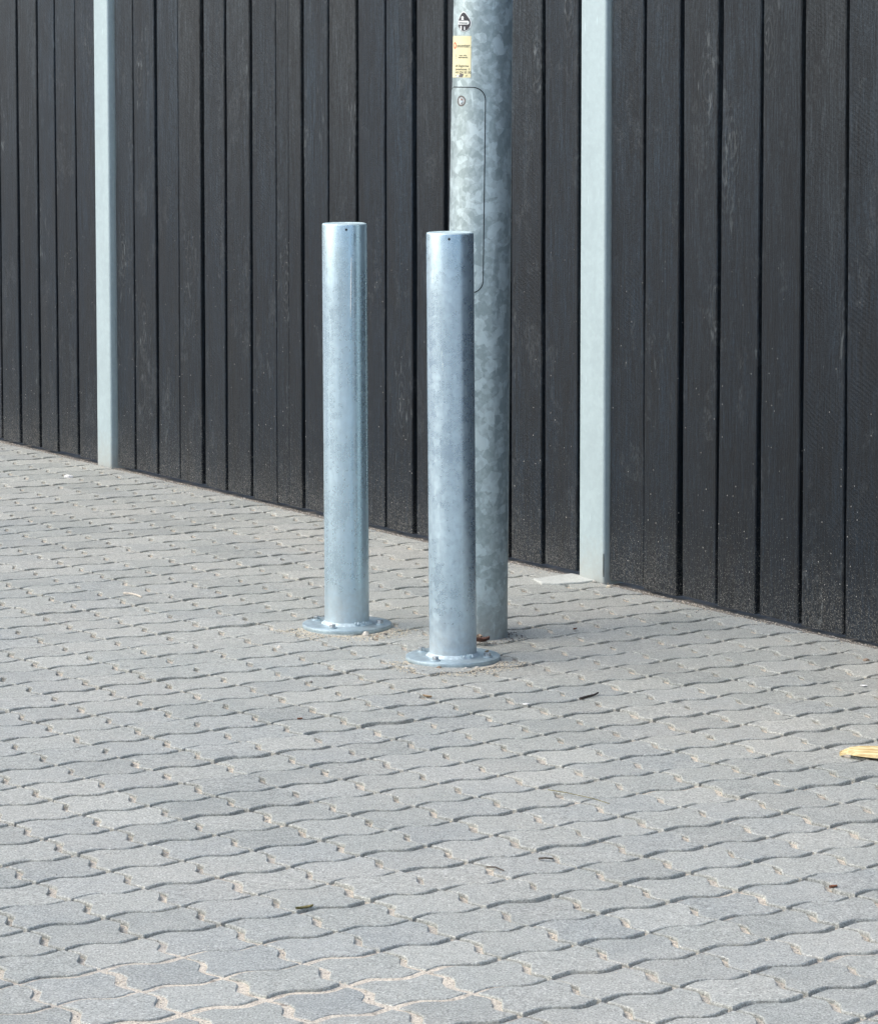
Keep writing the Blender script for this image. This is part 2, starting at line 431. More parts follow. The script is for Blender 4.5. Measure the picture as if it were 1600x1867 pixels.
for vis, _, i, j, c, fd in cells:
    crossing = fd < .115+CLIP
    own = None
    if crossing:
        ol = outline(.0003)
        if area(ol) < 0: ol = ol[::-1]
        wl = clip(ol, lambda q: fdist((c.x+(RM@q).x, c.y+(RM@q).y))-CLIP)
        if len(wl) < 3 or abs(area(wl)) < .0012: continue
        own = stone(wl)
    sw = ((c.x+.27)/.30)**2+((c.y-4.72)/.20)**2
    if own is None and sw < 1.2: own = stone(outline(.001), .0012, GAP+.0062*max(.3, 1.2-sw))
    z = random.gauss(0, .0009); rx, ry, rz = random.gauss(0, .006), random.gauss(0, .006), random.gauss(0, .006)
    dx, dy = random.gauss(0, .0011), random.gauss(0, .0011)
    mat4 = Matrix.Translation((c.x+dx, c.y+dy, z)) @ PAR @ Matrix.Rotation(rz, 4, 'Z') @ Matrix.Rotation(ry, 4, 'Y') @ Matrix.Rotation(rx, 4, 'X')
    if vis == 0 and count < 298:
        if own:
            me = bpy.data.meshes.new('paver'); me.from_pydata(own[0], [], own[1]); me.update(); me.materials.append(MAT['paver'])
        else: me = random.choice(variants)
        o = bpy.data.objects.new('paver', me); COL.objects.link(o); o.parent = pavement; o.matrix_world = mat4
        count += 1
    else:
        if own: v, f = own
        else:
            me = random.choice(variants); v = [tuple(x.co) for x in me.vertices]; f = [tuple(p.vertices) for p in me.polygons]
        b0 = len(FV); FV += [tuple(mat4 @ Vector(x)) for x in v]; FF += [tuple(b0+k for k in q) for q in f]; FT += [random.random()]*len(f)
far = mk('distant_pavers', FV, FF, MAT['pavers'], pavement)
at = far.data.attributes.new('tone', 'FLOAT', 'FACE'); at.data.foreach_set('value', FT)
tag(far, kind='stuff')

# pale cut stone at the foot of the near fence post
n = len(SLAB); cx = sum((p.x for p in SLAB))/n; cy = sum((p.y for p in SLAB))/n
sv = []
for s, z in ((.97, .0045), (1., .0025), (1., -.02)): sv += [(cx+(p.x-cx)*s, cy+(p.y-cy)*s, z) for p in SLAB]
sf = [tuple(range(n))[::-1]]+[(r*n+k, r*n+(k+1) % n, (r+1)*n+(k+1) % n, (r+1)*n+k) for r in (0, 1) for k in range(n)]
o = mk('paver', sv, sf, MAT['slab'], pavement); o['label'] = 'whitish cut paver at the foot of the near pale fence post'

# ------------------------------------------------------------------ fence
FH = 2.12
GAPS = [(-0.0017, 0.0051, 0.0166, 0.0149), (0.1668, 0.1673, 0.0295, 0.0242), (0.3327, 0.3372, 0.0216, 0.0189), (0.4991, 0.4989, 0.0187, 0.0162), (0.663, 0.6612, 0.0206, 0.009), (0.8290, 0.8295, 0.016, 0.018), (0.970, 0.972, 0.012, 0.012), (1.1216, 1.1257, 0.0107, 0.0042), (1.2941, 1.2944, 0.0208, 0.0288), (1.4582, 1.4625, 0.0162, 0.012), (1.6262, 1.6304, 0.0257, 0.0273), (1.7956, 1.8015, 0.0154, 0.0152), (1.9662, 1.9718, 0.0112, 0.0148), (2.1377, 2.1395, 0.0146, 0.0144), (2.2173, 2.2215, 0.0024, 0.0022), (2.3064, 2.306, 0.0213, 0.021), (2.4705, 2.4748, 0.0103, 0.0136), (2.6436, 2.6456, 0.0201, 0.0214), (2.8151, 2.8163, 0.013, 0.0128), (2.9848, 2.9837, 0.0221, 0.0249), (3.1588, 3.1583, 0.0184, 0.0181), (3.334, 3.333, .016, .016), (3.5088, 3.5047, 0.0172, 0.017), (3.6758, 3.6706, 0.0153, 0.0151), (3.8578, 3.8555, 0.024, 0.024), (4.0, 4.0, .012, .012), (4.1627, 4.1542, 0.0038, 0.0218), (4.3265, 4.3227, 0.0233, 0.0145), (4.4923, 4.4916, 0.0083, 0.0257), (4.662, 4.664, 0.0184, 0.0113), (4.8416, 4.8347, 0.0144, 0.0174), (5.0147, 5.0036, 0.0149, 0.0189)]
s = -.0017
while s > -1.9: s -= .168+random.uniform(-.004, .004); GAPS.insert(0, (s, s+random.uniform(-.004, .004), random.uniform(.01, .024), random.uniform(.01, .024)))
s = 5.0147
while s < 7.2: s += .169+random.uniform(-.004, .004); GAPS.append((s, s+random.uniform(-.004, .004), random.uniform(.01, .024), random.uniform(.01, .024)))
fence = empty('timber_fence', A, (0, 0, FR))
tag(fence, 'black stained vertical board fence running diagonally behind the bollards', 'fence')
POSTS = [(.8487, .9592), (3.8783, 3.9977)]
def board(gl, gr):
    NZ = 18; V, F = [], []; zb = random.uniform(.006, .014)
    y0 = random.uniform(-.002, .002); tw = random.uniform(-.0025, .0025); ph = random.uniform(0, 50)
    for k in range(NZ+1):
        z = zb+(FH-zb)*k/NZ + (random.uniform(-.01, .01) if k == NZ else 0); t = z/1.6
        xl = gl[0]+(gl[1]-gl[0])*t+max(.0008, (gl[2]+(gl[3]-gl[2])*t)/2)+.0022*noise.noise(Vector((ph, z*3, 0)))+.0012*noise.noise(Vector((ph, z*19, 3)))
        xr = gr[0]+(gr[1]-gr[0])*t-max(.0008, (gr[2]+(gr[3]-gr[2])*t)/2)+.0022*noise.noise(Vector((ph+9, z*3, 0)))+.0012*noise.noise(Vector((ph+9, z*19, 3)))
        yl, yr = y0-tw, y0+tw; b = .0025; T = .021
        V += [(xl, yl+T, z), (xl, yl+b, z), (xl+b, yl, z), (xr-b, yr, z), (xr, yr+b, z), (xr, yr+T, z)]
    for k in range(NZ):
        a = k*6
        for q in range(6): F.append((a+q, a+(q+1) % 6, a+6+(q+1) % 6, a+6+q))
    F.append(tuple(range(6))[::-1]); F.append(tuple(NZ*6+q for q in range(6)))
    return V, F
for a, b in zip(GAPS, GAPS[1:]):
    mid = (a[0]+b[0])/2
    gl, gr = a, b
    skip = False
    for p0, p1 in POSTS:       # boards stop at the post, the bay between its edges is the post itself
        if p0-.02 < mid < p1+.02 and b[0]-a[0] < .17 and a[0] > p0-.04 and b[0] < p1+.04: skip = True
    if skip: continue
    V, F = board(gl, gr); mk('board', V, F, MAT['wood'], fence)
# second layer of boards behind, closing the gaps
for g in GAPS:
    c = g[0]+random.uniform(-.01, .01); w = .055
    V = [(c+sx*w, .026+sy*.018, z) for z in (.01, FH-.01) for sx, sy in ((-1, 1), (-1, 0), (1, 0), (1, 1))]
    V = [(x, y, z) for x, y, z in V]
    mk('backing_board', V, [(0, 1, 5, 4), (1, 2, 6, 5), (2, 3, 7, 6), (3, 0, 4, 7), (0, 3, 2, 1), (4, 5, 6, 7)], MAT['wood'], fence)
for z in (.28, 1.0, 1.75):
    V = [(x, .046+dy, z+dz) for x in (-1.9, 7.3) for dy, dz in ((0, 0), (.045, 0), (.045, .09), (0, .09))]
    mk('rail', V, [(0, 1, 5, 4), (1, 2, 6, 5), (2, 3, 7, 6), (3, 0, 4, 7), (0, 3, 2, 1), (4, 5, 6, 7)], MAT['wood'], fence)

def fence_post(x0, x1, label):
    e = empty('steel_post', A+D*((x0+x1)/2), (0, 0, FR))
    tag(e, label, 'post', 'pale steel posts in the timber fence')
    h = (x1-x0)/2; y0, y1 = -.017, .06; r = .008; ring = []
    for cx, cy, a0 in ((h-r, y0+r, -90), (h-r, y1-r, 0), (-h+r, y1-r, 90), (-h+r, y0+r, 180)):
        for k in range(5):
            a = R(a0+90*k/4); ring.append((cx+r*math.cos(a), cy+r*math.sin(a)))
    V, F = [], []; zs = [-.02, .3, .6, .9, 1.2, 1.5, 1.8, 2.2]
    for z in zs: V += [(x, y, z) for x, y in ring]
    n = len(ring)
    for k in range(len(zs)-1):
        for q in range(n): F.append((k*n+q, k*n+(q+1) % n, (k+1)*n+(q+1) % n, (k+1)*n+q))
    mk('shaft', V, F, MAT['post'], e, True)
    V = [(x*1.02, y*1.02 if y < .03 else y+.001, z) for z in (2.2, 2.206) for x, y in ring]
    mk('cap', V, [(q, (q+1) % n, n+(q+1) % n, n+q) for q in range(n)]+[tuple(n+q for q in range(n))], MAT['post'], e)
    return e, h, y0
fence_post(.8487, .9592, 'farther pale galvanised fence post on the left, well away from the lamp post')
e, h, y0 = fence_post(3.8783, 3.9977, 'pale galvanised fence post right of the lamp post, whitish stone at its foot')
# slot in its side near the ground
V = []
for z, w in ((.018, .0004), (.03, .0010), (.07, .0010), (.083, .0003)): V += [(h-.0012-w, y0+.0010, z), (h-.0004, y0+.0026, z)]
mk('slot', V, [(0, 1, 3, 2), (2, 3, 5, 4), (4, 5, 7, 6)], MAT['black'], e)

# ------------------------------------------------------------------ cylinder-mapped patches (stickers, hatch)
class Cyl:
    def __init__(s, rad): s.rad = rad            # rad(z) -> radius
    def p(s, u, v, off):                          # u metres of arc to the right of the front, v height
        r = s.rad(v); a = -math.pi/2+u/r; r += off
        return (r*math.cos(a), r*math.sin(a), v)
def dense(o, d=.006):
    out = []
    for a, b in zip(o, o[1:]+o[:1]):
        n = max(1, int(math.dist(a, b)/d))
        out += [(a[0]+(b[0]-a[0])*k/n, a[1]+(b[1]-a[1])*k/n) for k in range(n)]
    return out
def patch(cyl, outline_, off, name, mat, parent, cols=28, thick=0.):
    """convex outline [(u, v)...] laid on the cylinder as strips"""
    us = [p[0] for p in outline_]; u0, u1 = min(us), max(us); V, F = [], []
    def span(u):
        vs = []
        n = len(outline_)
        for k in range(n):
            a, b = outline_[k], outline_[(k+1) % n]
            if (a[0]-u)*(b[0]-u) <= 0 and a[0] != b[0]: vs.append(a[1]+(b[1]-a[1])*(u-a[0])/(b[0]-a[0]))
        return (min(vs), max(vs)) if vs else (0, 0)
    eps = (u1-u0)*1e-4
    for k in range(cols+1):
        u = u0+eps+(u1-u0-2*eps)*(.5-.5*math.cos(math.pi*k/cols)); lo, hi = span(u)
        V += [cyl.p(u, lo, off), cyl.p(u, (lo+hi)/2, off), cyl.p(u, hi, off)]
    for k in range(cols):
        a = 3*k; F += [(a, a+3, a+4, a+1), (a+1, a+4, a+5, a+2)]
    if thick:
        outline_ = dense(outline_)
        n0 = len(V); nn = len(outline_)
        for u, v in outline_: V += [cyl.p(u, v, off), cyl.p(u, v, off-thick)]
        for k in range(nn): F.append((n0+2*k, n0+2*k+1, n0+2*((k+1) % nn)+1, n0+2*((k+1) % nn)))
    return mk(name, V, F, mat, parent)
def ringpatch(cyl, inner, outer, off, name, mat, parent):
    V, F = [], []; n0 = len(inner)
    i2, o2 = [], []
    for k in range(n0):
        a, b, c, d = inner[k], inner[(k+1) % n0], outer[k], outer[(k+1) % n0]; m_ = max(1, int(math.dist(a, b)/.008))
        for q in range(m_):
            t = q/m_; i2.append((a[0]+(b[0]-a[0])*t, a[1]+(b[1]-a[1])*t)); o2.append((c[0]+(d[0]-c[0])*t, c[1]+(d[1]-c[1])*t))
    inner, outer = i2, o2; n = len(inner)
    for a, b in zip(inner, outer): V += [cyl.p(a[0], a[1], off), cyl.p(b[0], b[1], off)]
    for k in range(n): F.append((2*k, 2*k+1, 2*((k+1) % n)+1, 2*((k+1) % n)))
    return mk(name, V, F, mat, parent)
def rrect(uc, vc, w, h, r, seg=8):
    out = []
    for cx, cy, a0 in ((uc+w/2-r, vc-h/2+r, -90), (uc+w/2-r, vc+h/2-r, 0), (uc-w/2+r, vc+h/2-r, 90), (uc-w/2+r, vc-h/2+r, 180)):
        for k in range(seg+1):
            a = R(a0+90*k/seg); out.append((cx+r*math.cos(a), cy+r*math.sin(a)))
    return out
def circ(uc, vc, r, n=20): return [(uc+r*math.cos(2*math.pi*k/n), vc+r*math.sin(2*math.pi*k/n)) for k in range(n)]
def lettering(cyl, text, u, v, size, off, mat, parent, name='lettering', bold=0., squeeze=1., rot=0.):
    cu = bpy.data.curves.new('text', 'FONT'); cu.body = text; cu.size = size; cu.offset = bold; cu.resolution_u = 3
    t = bpy.data.objects.new('text', cu); COL.objects.link(t)
    bpy.context.view_layer.update()
    me = bpy.data.meshes.new_from_object(t.evaluated_get(bpy.context.evaluated_depsgraph_get()))
    bpy.data.objects.remove(t)
    bm = bmesh.new(); bm.from_mesh(me); bmesh.ops.triangulate(bm, faces=bm.faces[:])
    V = []
    for x in bm.verts:
        px, py = x.co.x*squeeze, x.co.y
        V.append(cyl.p(u+px*math.cos(rot)-py*math.sin(rot), v+px*math.sin(rot)+py*math.cos(rot), off))
    bm.verts.index_update(); Fc = [tuple(q.index for q in f.verts) for f in bm.faces]; bm.free()
    return mk(name, V, Fc, mat, parent)

# ------------------------------------------------------------------ lamp post
LB = Vector((.0912, 7.9105, 0))
lamp = empty('lamp_post', LB, (R(.0), R(.66), 0))
tag(lamp, 'tapered galvanised lamp post with service hatch and two stickers, behind the right bollard', 'lamp post')
def LR(z): return .0806-.0046*z
prof = [(LR(z), z) for z in (-.03, .0, .25, .5, .75, 1., 1.25, 1.5, 1.75, 2., 2.5, 3., 3.5, 4.5)]+[(.03, 4.52), (0, 4.52)]
V, F = lathe(prof, 72); mk('shaft', V, F, MAT['lamp'], lamp, True)
cyl = Cyl(LR)
# arm and lantern, far above the frame
V, F = [], []
for k in range(9):
    t = k/8; c = Vector((0, -.9*t, 4.5+.25*math.sin(t*math.pi/2)))
    for q in range(10): a = 2*math.pi*q/10; V.append((c.x+.03*math.cos(a), c.y, c.z+.03*math.sin(a)))
for k in range(8):
    for q in range(10): F.append((k*10+q, k*10+(q+1) % 10, (k+1)*10+(q+1) % 10, (k+1)*10+q))
mk('arm', V, F, MAT['lamp'], lamp, True)
V = [(sx*.09, y, z) for y, z0, z1 in ((-.85, 4.70, 4.79), (-1.35, 4.72, 4.77)) for sx, z in ((-1, z0), (1, z0), (1, z1), (-1, z1))]
mk('lantern', V, [(0, 1, 2, 3), (4, 7, 6, 5), (0, 4, 5, 1), (1, 5, 6, 2), (2, 6, 7, 3), (3, 7, 4, 0)], MAT['lamp'], lamp)
# hatch: seam, door, lock
HU, HV, HW, HH, HR = -.0555, 1.1207, .123, .5038, .030
door = patch(cyl, rrect(HU, HV, HW, HH, HR, 10), .0016, 'hatch_door', MAT['lamp'], lamp, 48, .0012)
ringpatch(cyl, rrect(HU, HV, HW-.001, HH-.001, HR, 10), rrect(HU, HV, HW+.0046, HH+.0046, HR+.002, 10), .0009, 'hatch_seam', MAT['black'], lamp)
LU, LV = -.0560, 1.340
ringpatch(cyl, circ(LU, LV, .0098), circ(LU, LV, .0135), .0021, 'lock_rim', MAT['stoneD'], door)
patch(cyl, circ(LU, LV, .0098), .0019, 'lock_recess', MAT['bolt'], door, 12)
patch(cyl, circ(LU+.002, LV-.002, .0046, 3), .004, 'lock_bolt', MAT['weld'], door, 6, .002)
patch(cyl, circ(LU+.003, LV+.004, .0024, 8), .0042, 'lock_bit', MAT['leaf'], door, 6)
# yellow label
u0, u1, v0, v1 = -.105, -.0300, 1.3975, 1.4995
st = patch(cyl, [(u0, v0), (u1, v0), (u1, v1), (u0, v1)], .0006, 'yellow_label', MAT['yellow'], lamp, 24)
lettering(cyl, 'smonter.', -.0765, 1.4715, .0125, .0010, MAT['ink'], st, bold=.0001, squeeze=1.02)
ringpatch(cyl, circ(-.087, 1.476, .0045), circ(-.087, 1.476, .0085), .0010, 'red_logo', MAT['red'], st)
lettering(cyl, 'stupy  ośw.', -.066, 1.4505, .0042, .0010, MAT['ink'], st, bold=.00012, squeeze=1.25)
lettering(cyl, 'najlepszejakości', -.070, 1.4455, .0045, .0010, MAT['ink'], st, bold=.00012, squeeze=1.05)
for k, h in enumerate((1.4525, 1.4485, 1.4445, 1.4385)): patch(cyl, rrect(-.0795+.0012*(k % 2), h, .0048-.001*k, .0016, .0006, 2), .0010, 'mark', MAT['ink'], st, 4)
lettering(cyl, 'w/k Zagórów', -.0835, 1.4235, .0078, .0010, MAT['ink'], st, bold=.00008, squeeze=1.12)
lettering(cyl, 'Jarmarkowa  1', -.0805, 1.4155, .0073, .0010, MAT['ink'], st, bold=.00008, squeeze=1.12)
lettering(cyl, '-410 274 30 30', -.0835, 1.4075, .0080, .0010, MAT['ink'], st, bold=.00008, squeeze=1.10)
lettering(cyl, 'www.        .pl', -.0805, 1.4005, .0068, .0010, MAT['ink'], st, squeeze=1.1)
patch(cyl, [(-.066, 1.3985), (-.054, 1.3985), (-.050, 1.406), (-.063, 1.4085)], .0011, 'scuff', MAT['stoneD'], st, 6)
patch(cyl, [(-.076, 1.3985), (-.067, 1.3985), (-.0645, 1.4025), (-.075, 1.4045)], .0012, 'scuff', MAT['white'], st, 6)
# round black and white sticker
def drop(uc, vc, s):
    out = []
    for k in range(36):
        a = 2*math.pi*k/36; x, y = math.cos(a), math.sin(a)
        k2 = 1+.42*max(0, math.cos(a-R(98)))**5+(.05 if 60 < (math.degrees(a)-8) % 360 < 80 else 0)
        out.append((uc+s*x*1.02, vc+s*y*.98*k2))
    return out
bs = patch(cyl, drop(-.0518, 1.5305, .0212), .0006, 'round_sticker', MAT['white'], lamp, 24)
patch(cyl, drop(-.0518, 1.5305, .0190), .0009, 'black_field', MAT['blackv'], bs, 24)
ringpatch(cyl, circ(-.0518, 1.5305, .0200, 30)[16:28], circ(-.0518, 1.5305, .0205, 30)[16:28], .0009, 'outline', MAT['blackv'], bs)
patch(cyl, rrect(-.0540, 1.5320, .0360, .0095, .004, 5), .0012, 'banner', MAT['white'], bs, 14)
lettering(cyl, 'ULTRASOVE', -.0680, 1.5300, .0052, .0014, MAT['ink'], bs, bold=.00015, squeeze=.95, rot=-.06)
patch(cyl, circ(-.0560, 1.5440, .0042, 12), .0012, 'figure_head', MAT['white'], bs, 8)
patch(cyl, [(-.0600, 1.5385), (-.0510, 1.5385), (-.0540, 1.5445), (-.0580, 1.5445)], .0013, 'figure_body', MAT['white'], bs, 6)
patch(cyl, rrect(-.0605, 1.5190, .0052, .0115, .0024, 4), .0012, 'figure_mark', MAT['white'], bs, 6)
patch(cyl, rrect(-.0490, 1.5180, .0034, .0090, .0016, 4), .0012, 'figure_mark', MAT['white'], bs, 6)

# ------------------------------------------------------------------ bollards
RB = .0567
def bollard(loc, tilt, hole, rz, label, mat='pipe'):
    e = empty('bollard', loc, (0, 0, 0)); tag(e, label, 'bollard', 'galvanised steel bollards on bolted base plates')
    H = 1.030; ty = math.sin(R(tilt))
    def sh(V): return [(x+(z*ty), y, z) for x, y, z in V]
    V, F = lathe([(RB, .008), (RB, .1), (RB, .35), (RB, .6), (RB, .85), (RB, H-.006), (RB-.0006, H-.003)], 64); mk('pipe', sh(V), F, MAT[mat], e, True)
    V, F = lathe([(RB-.0006, H-.003), (RB-.002, H-.0004), (RB-.006, H+.0006), (RB-.010, H-.0012), (RB-.02, H-.0016), (0, H-.001)], 64, jit=.0); mk('cap', sh(V), F, MAT['cap'], e, True)
    c2 = Cyl(lambda z: RB)
    V = [c2.p(u+0, v, .0004) for u, v in circ(hole*RB, H-.0135, .0031, 12)]
    V = sh(V); mk('vent_hole', V, [tuple(range(12))], MAT['black'], e)
    V, F = lathe([(RB-.002, .0185), (RB+.0015, .0165), (RB+.005, .0135), (RB+.008, .0112), (RB+.0098, .0095)], 64, jit=.006); mk('weld_bead', V, F, MAT['weld'], e, True)
    bp = mk('base_plate', *lathe([(RB-.004, .0102), (.1095, .0102), (.1135, .0088), (.1142, .0065), (.1140, .0), (.1135, -.001)], 72), MAT['plate'], e, True)
    # dribbles of zinc in the weld near the front right
    for k in range(9):
        a = R(random.uniform(-75, -42)); r = RB+random.uniform(.003, .010); s_ = random.uniform(.0012, .0032)
        bmm = bmesh.new(); bmesh.ops.create_icosphere(bmm, subdivisions=1, radius=s_)
        V = [(v.co.x+r*math.cos(a), v.co.y+r*math.sin(a), v.co.z+.0125+random.uniform(0, .008)) for v in bmm.verts]
        F = [tuple(v.index for v in f.verts) for f in bmm.faces]; bmm.free(); mk('zinc_blob', V, F, MAT['weld'], e)
    for k, a in enumerate((152, 246, 344, 66)):
        a = R(a+rz+random.uniform(-2, 2)); r = .0875; cx, cy = r*math.cos(a), r*math.sin(a); t0 = random.uniform(0, 1)
        V, F = lathe([(.0125, .0104), (.0125, .0122), (.0118, .0128), (0, .0128)], 20, cx, cy); w = mk('washer', V, F, MAT['plate'], e, True)
        V, F = [], []
        for z, s_ in ((.0126, 1.), (.0196, 1.), (.0206, .88)): V += [(cx+.0088*s_*math.cos(t0+q*math.pi/3), cy+.0088*s_*math.sin(t0+q*math.pi/3), z) for q in range(6)]
        for b in (0, 6):
            for q in range(6): F.append((b+q, b+(q+1) % 6, b+6+(q+1) % 6, b+6+q))
        F.append(tuple(range(12, 18))); mk('bolt', V, F, MAT['bolt'], e)
    return e
b1 = bollard((-.2345, 8.0281, .001), -.22, .11, 0, 'left of the two galvanised bollards, standing a little farther back, clear of the lamp post')
b2 = bollard((.0337, 7.5817, .001), -.42, -.04, -3, 'right of the two galvanised bollards, nearer, standing in front of the lamp post', 'pipe2')

V = []
for k in range(13):
    t = k/12; z = 1.03-.083-.15*t; a = -math.pi/2+R(19-3*t); w = .0010*(.5+math.sin(math.pi*t)*.6+.25*noise.noise(Vector((k, 0, 0))))
    for da, rr in ((-w/RB, .0), (0, .0011), (w/RB, .0)): V.append(((RB+rr)*math.cos(a+da)+z*math.sin(R(-.22)), (RB+rr)*math.sin(a+da), z))
mk('zinc_run', V, [(3*k+q, 3*k+q+1, 3*k+q+4, 3*k+q+3) for k in range(12) for q in (0, 1)], MAT['chip'], b1)

# ------------------------------------------------------------------ loose things on the paving
def rock(name, loc, size, mat, label, cat='pebble', flatn=.6, sub=2, ang=0., group=None):
    bmm = bmesh.new(); bmesh.ops.create_icosphere(bmm, subdivisions=sub, radius=1); off = Vector((random.uniform(0, 90), random.uniform(0, 90), 0))
    V = []
    for v in bmm.verts:
        k = 1+.38*noise.noise(v.co*1.5+off)+.14*noise.noise(v.co*4+off); V.append((v.co.x*k*size, v.co.y*k*size*.75, max(-.35, v.co.z*k)*size*flatn+size*flatn*.33))
    F = [tuple(v.index for v in f.verts) for f in bmm.faces]; bmm.free()
    o = mk(name, V, F, mat); o.location = loc; o.rotation_euler = (0, 0, ang)
    return tag(o, label, cat, group)
GR = 'loose pebbles on the paving'
rock('pebble', (-.1835, 7.905, 0), .0095, MAT['stoneL'], 'rounded pale pebble leaning on the rim of the left bollard plate', group=GR, flatn=.9)
rock('pebble', (.0, 7.462, 0), .0068, MAT['stoneB'], 'flat brown pebble just below the rim of the right bollard plate', group=GR, flatn=.7)
rock('pebble', (-.0375, 7.420, 0), .0045, MAT['stoneD'], 'small dark pebble left below the right bollard plate', group=GR)
rock('pebble', (1.0266, 7.560, 0), .0085, MAT['stoneB'], 'brownish stone near the right edge by the fence', group=GR, ang=.4)
rock('pebble', (.4650, 8.640, 0), .0075, MAT['stoneY'], 'yellowish pebble by the foot of the near fence post', group=GR, flatn=.8)
rock('pebble', (.430, 8.73, 0), .006, MAT['stoneL'], 'white pebble touching the near fence post', group=GR, flatn=.8)
rock('pebble', (-.135, 7.915, 0), .006, MAT['stoneD'], 'dark pebble right of the left bollard plate', group=GR)
rock('pebble', (-.155, 7.885, 0), .0052, MAT['stoneB'], 'reddish brown pebble below the right rim of the left bollard plate', group=GR)
rock('pebble', (-.39, 7.73, 0), .0075, MAT['stoneL'], 'pale pebble on the joint left of the bollards', group=GR, ang=.2)
rock('pebble', (-.297, 7.29, 0), .0042, MAT['stoneD'], 'tiny dark pebble out in the open left foreground', group=GR)
rock('pebble', (.0645, 7.456, 0), .0055, MAT['stoneL'], 'lefthand of two pale pebbles under the right rim of the right bollard plate', group=GR)
rock('pebble', (.0900, 7.466, 0), .0058, MAT['stoneL'], 'righthand of two pale pebbles under the right rim of the right bollard plate', group=GR)
def leaf(loc, L, Wd, mat, label, rz=0., curl=.25, cat='leaf', lift=.003):
    V, F = [], []; n = 8
    for k in range(n+1):
        t = k/n; w = Wd*math.sin(math.pi*min(1, t*.95+.03))**.8*(1+.25*noise.noise(Vector((k*1.3, loc[0]*50, 0))))
        z = lift+L*curl*(t-.5)**2
        V += [((t-.5)*L, -w/2, z+Wd*.28), ((t-.5)*L, 0, z), ((t-.5)*L, w/2, z+Wd*.22)]
    for k in range(n): a = 3*k; F += [(a, a+3, a+4, a+1), (a+1, a+4, a+5, a+2)]
    m0 = len(V); V += [(x, y, z-.0008) for x, y, z in V]; F += [tuple(m0+q for q in f[::-1]) for f in F]
    o = mk('dried_leaf', V, F, mat); o.location = loc; o.rotation_euler = (0, 0, rz); return tag(o, label, cat)
leaf((.684, 5.424, 0), .017, .013, MAT['leaf'], 'small rusty red leaf on a paver at the lower right', .5)
leaf((-.0261, 7.1053, 0), .026, .013, MAT['leaf2'], 'tan curled leaf scrap below the right bollard', -.7)
leaf((-.2282, 5.3010, -.004), .034, .012, MAT['olive'], 'olive green leaf lying in a paving joint', .55)
leaf((.106, 7.775, .002), .040, .034, MAT['leafd'], 'dark brown crumpled leaf between right bollard and lamp post', .3, .5, lift=.006)
leaf((.100, 7.815, .004), .026, .018, MAT['stoneB'], 'second brown leaf crumpled behind the right bollard', 1.7, .6, lift=.006)
leaf((-.3035, 6.86, 0), .012, .010, MAT['leaf'], 'tiny rusty leaf scrap in the middle of the paving left of centre', .2)
leaf((.345, 7.98, 0), .016, .009, MAT['leaf'], 'reddish leaf scrap right of the lamp post', .9)
leaf((.1157, 7.600, .011), .014, .011, MAT['leaf2'], 'tan leaf scrap on the rim of the right bollard plate', 1.2, .6)
def twig(pts, r, mat, label, name='twig'):
    V, F = [], []
    for k, p in enumerate(pts):
        p = Vector(p); rr = r*(1-.5*k/len(pts))
        q = (Vector(pts[min(k+1, len(pts)-1)])-Vector(pts[max(k-1, 0)])).normalized(); s_ = q.cross(Vector((0, 0, 1))).normalized(); u_ = s_.cross(q)
        for a in range(6): V.append(tuple(p+s_*rr*math.cos(a*math.pi/3)+u_*rr*math.sin(a*math.pi/3)))
    for k in range(len(pts)-1):
        for a in range(6): F.append((k*6+a, k*6+(a+1) % 6, (k+1)*6+(a+1) % 6, (k+1)*6+a))
    F += [tuple(range(6))[::-1], tuple(len(V)-6+q for q in range(6))]
    return tag(mk(name, V, F, mat), label, 'twig')
twig([(.318, 7.09, .002), (.335, 7.105, .004), (.352, 7.12, .005), (.362, 7.15, .004)], .0032, MAT['twig'], 'black sliver of wood lying in a joint right of the bollards')
twig([(-.853, 8.52, .005), (-.835, 8.515, .006), (-.815, 8.50, .004), (-.800, 8.475, .003)], .0035, MAT['twigb'], 'bleached pale twig on the paving at the left')
twig([(.085, 5.575, .001), (.10, 5.565, .003), (.115, 5.545, .002)], .0017, MAT['soil'], 'thin dark brown twig in the joint across the lower middle paving')
twig([(.18, 5.63, .002), (.19, 5.62, .006), (.205, 5.625, .003)], .0022, MAT['soil'], 'short broken brown twig right of the thin dark one')
twig([(.215, 6.18, .002), (.25, 6.15, .003), (.30, 6.10, .003), (.33, 6.06, .002)], .0009, MAT['olive'], 'long hair thin stalk on the paving right of centre')
# white chips
rock('stone_chip', (.1943, 7.037, 0), .0085, MAT['chip'], 'flat white chip on the paving between bollards and wood splinter', 'chip', .22, 1)
rock('stone_chip', (-1.29, 11.0, 0), .018, MAT['chip'], 'larger white chip near the foot of the far fence post', 'chip', .5, 1)
rock('stone_chip', (.98, 7.25, 0), .010, MAT['chip'], 'flat white smear of mortar near the right edge', 'chip', .2, 1)
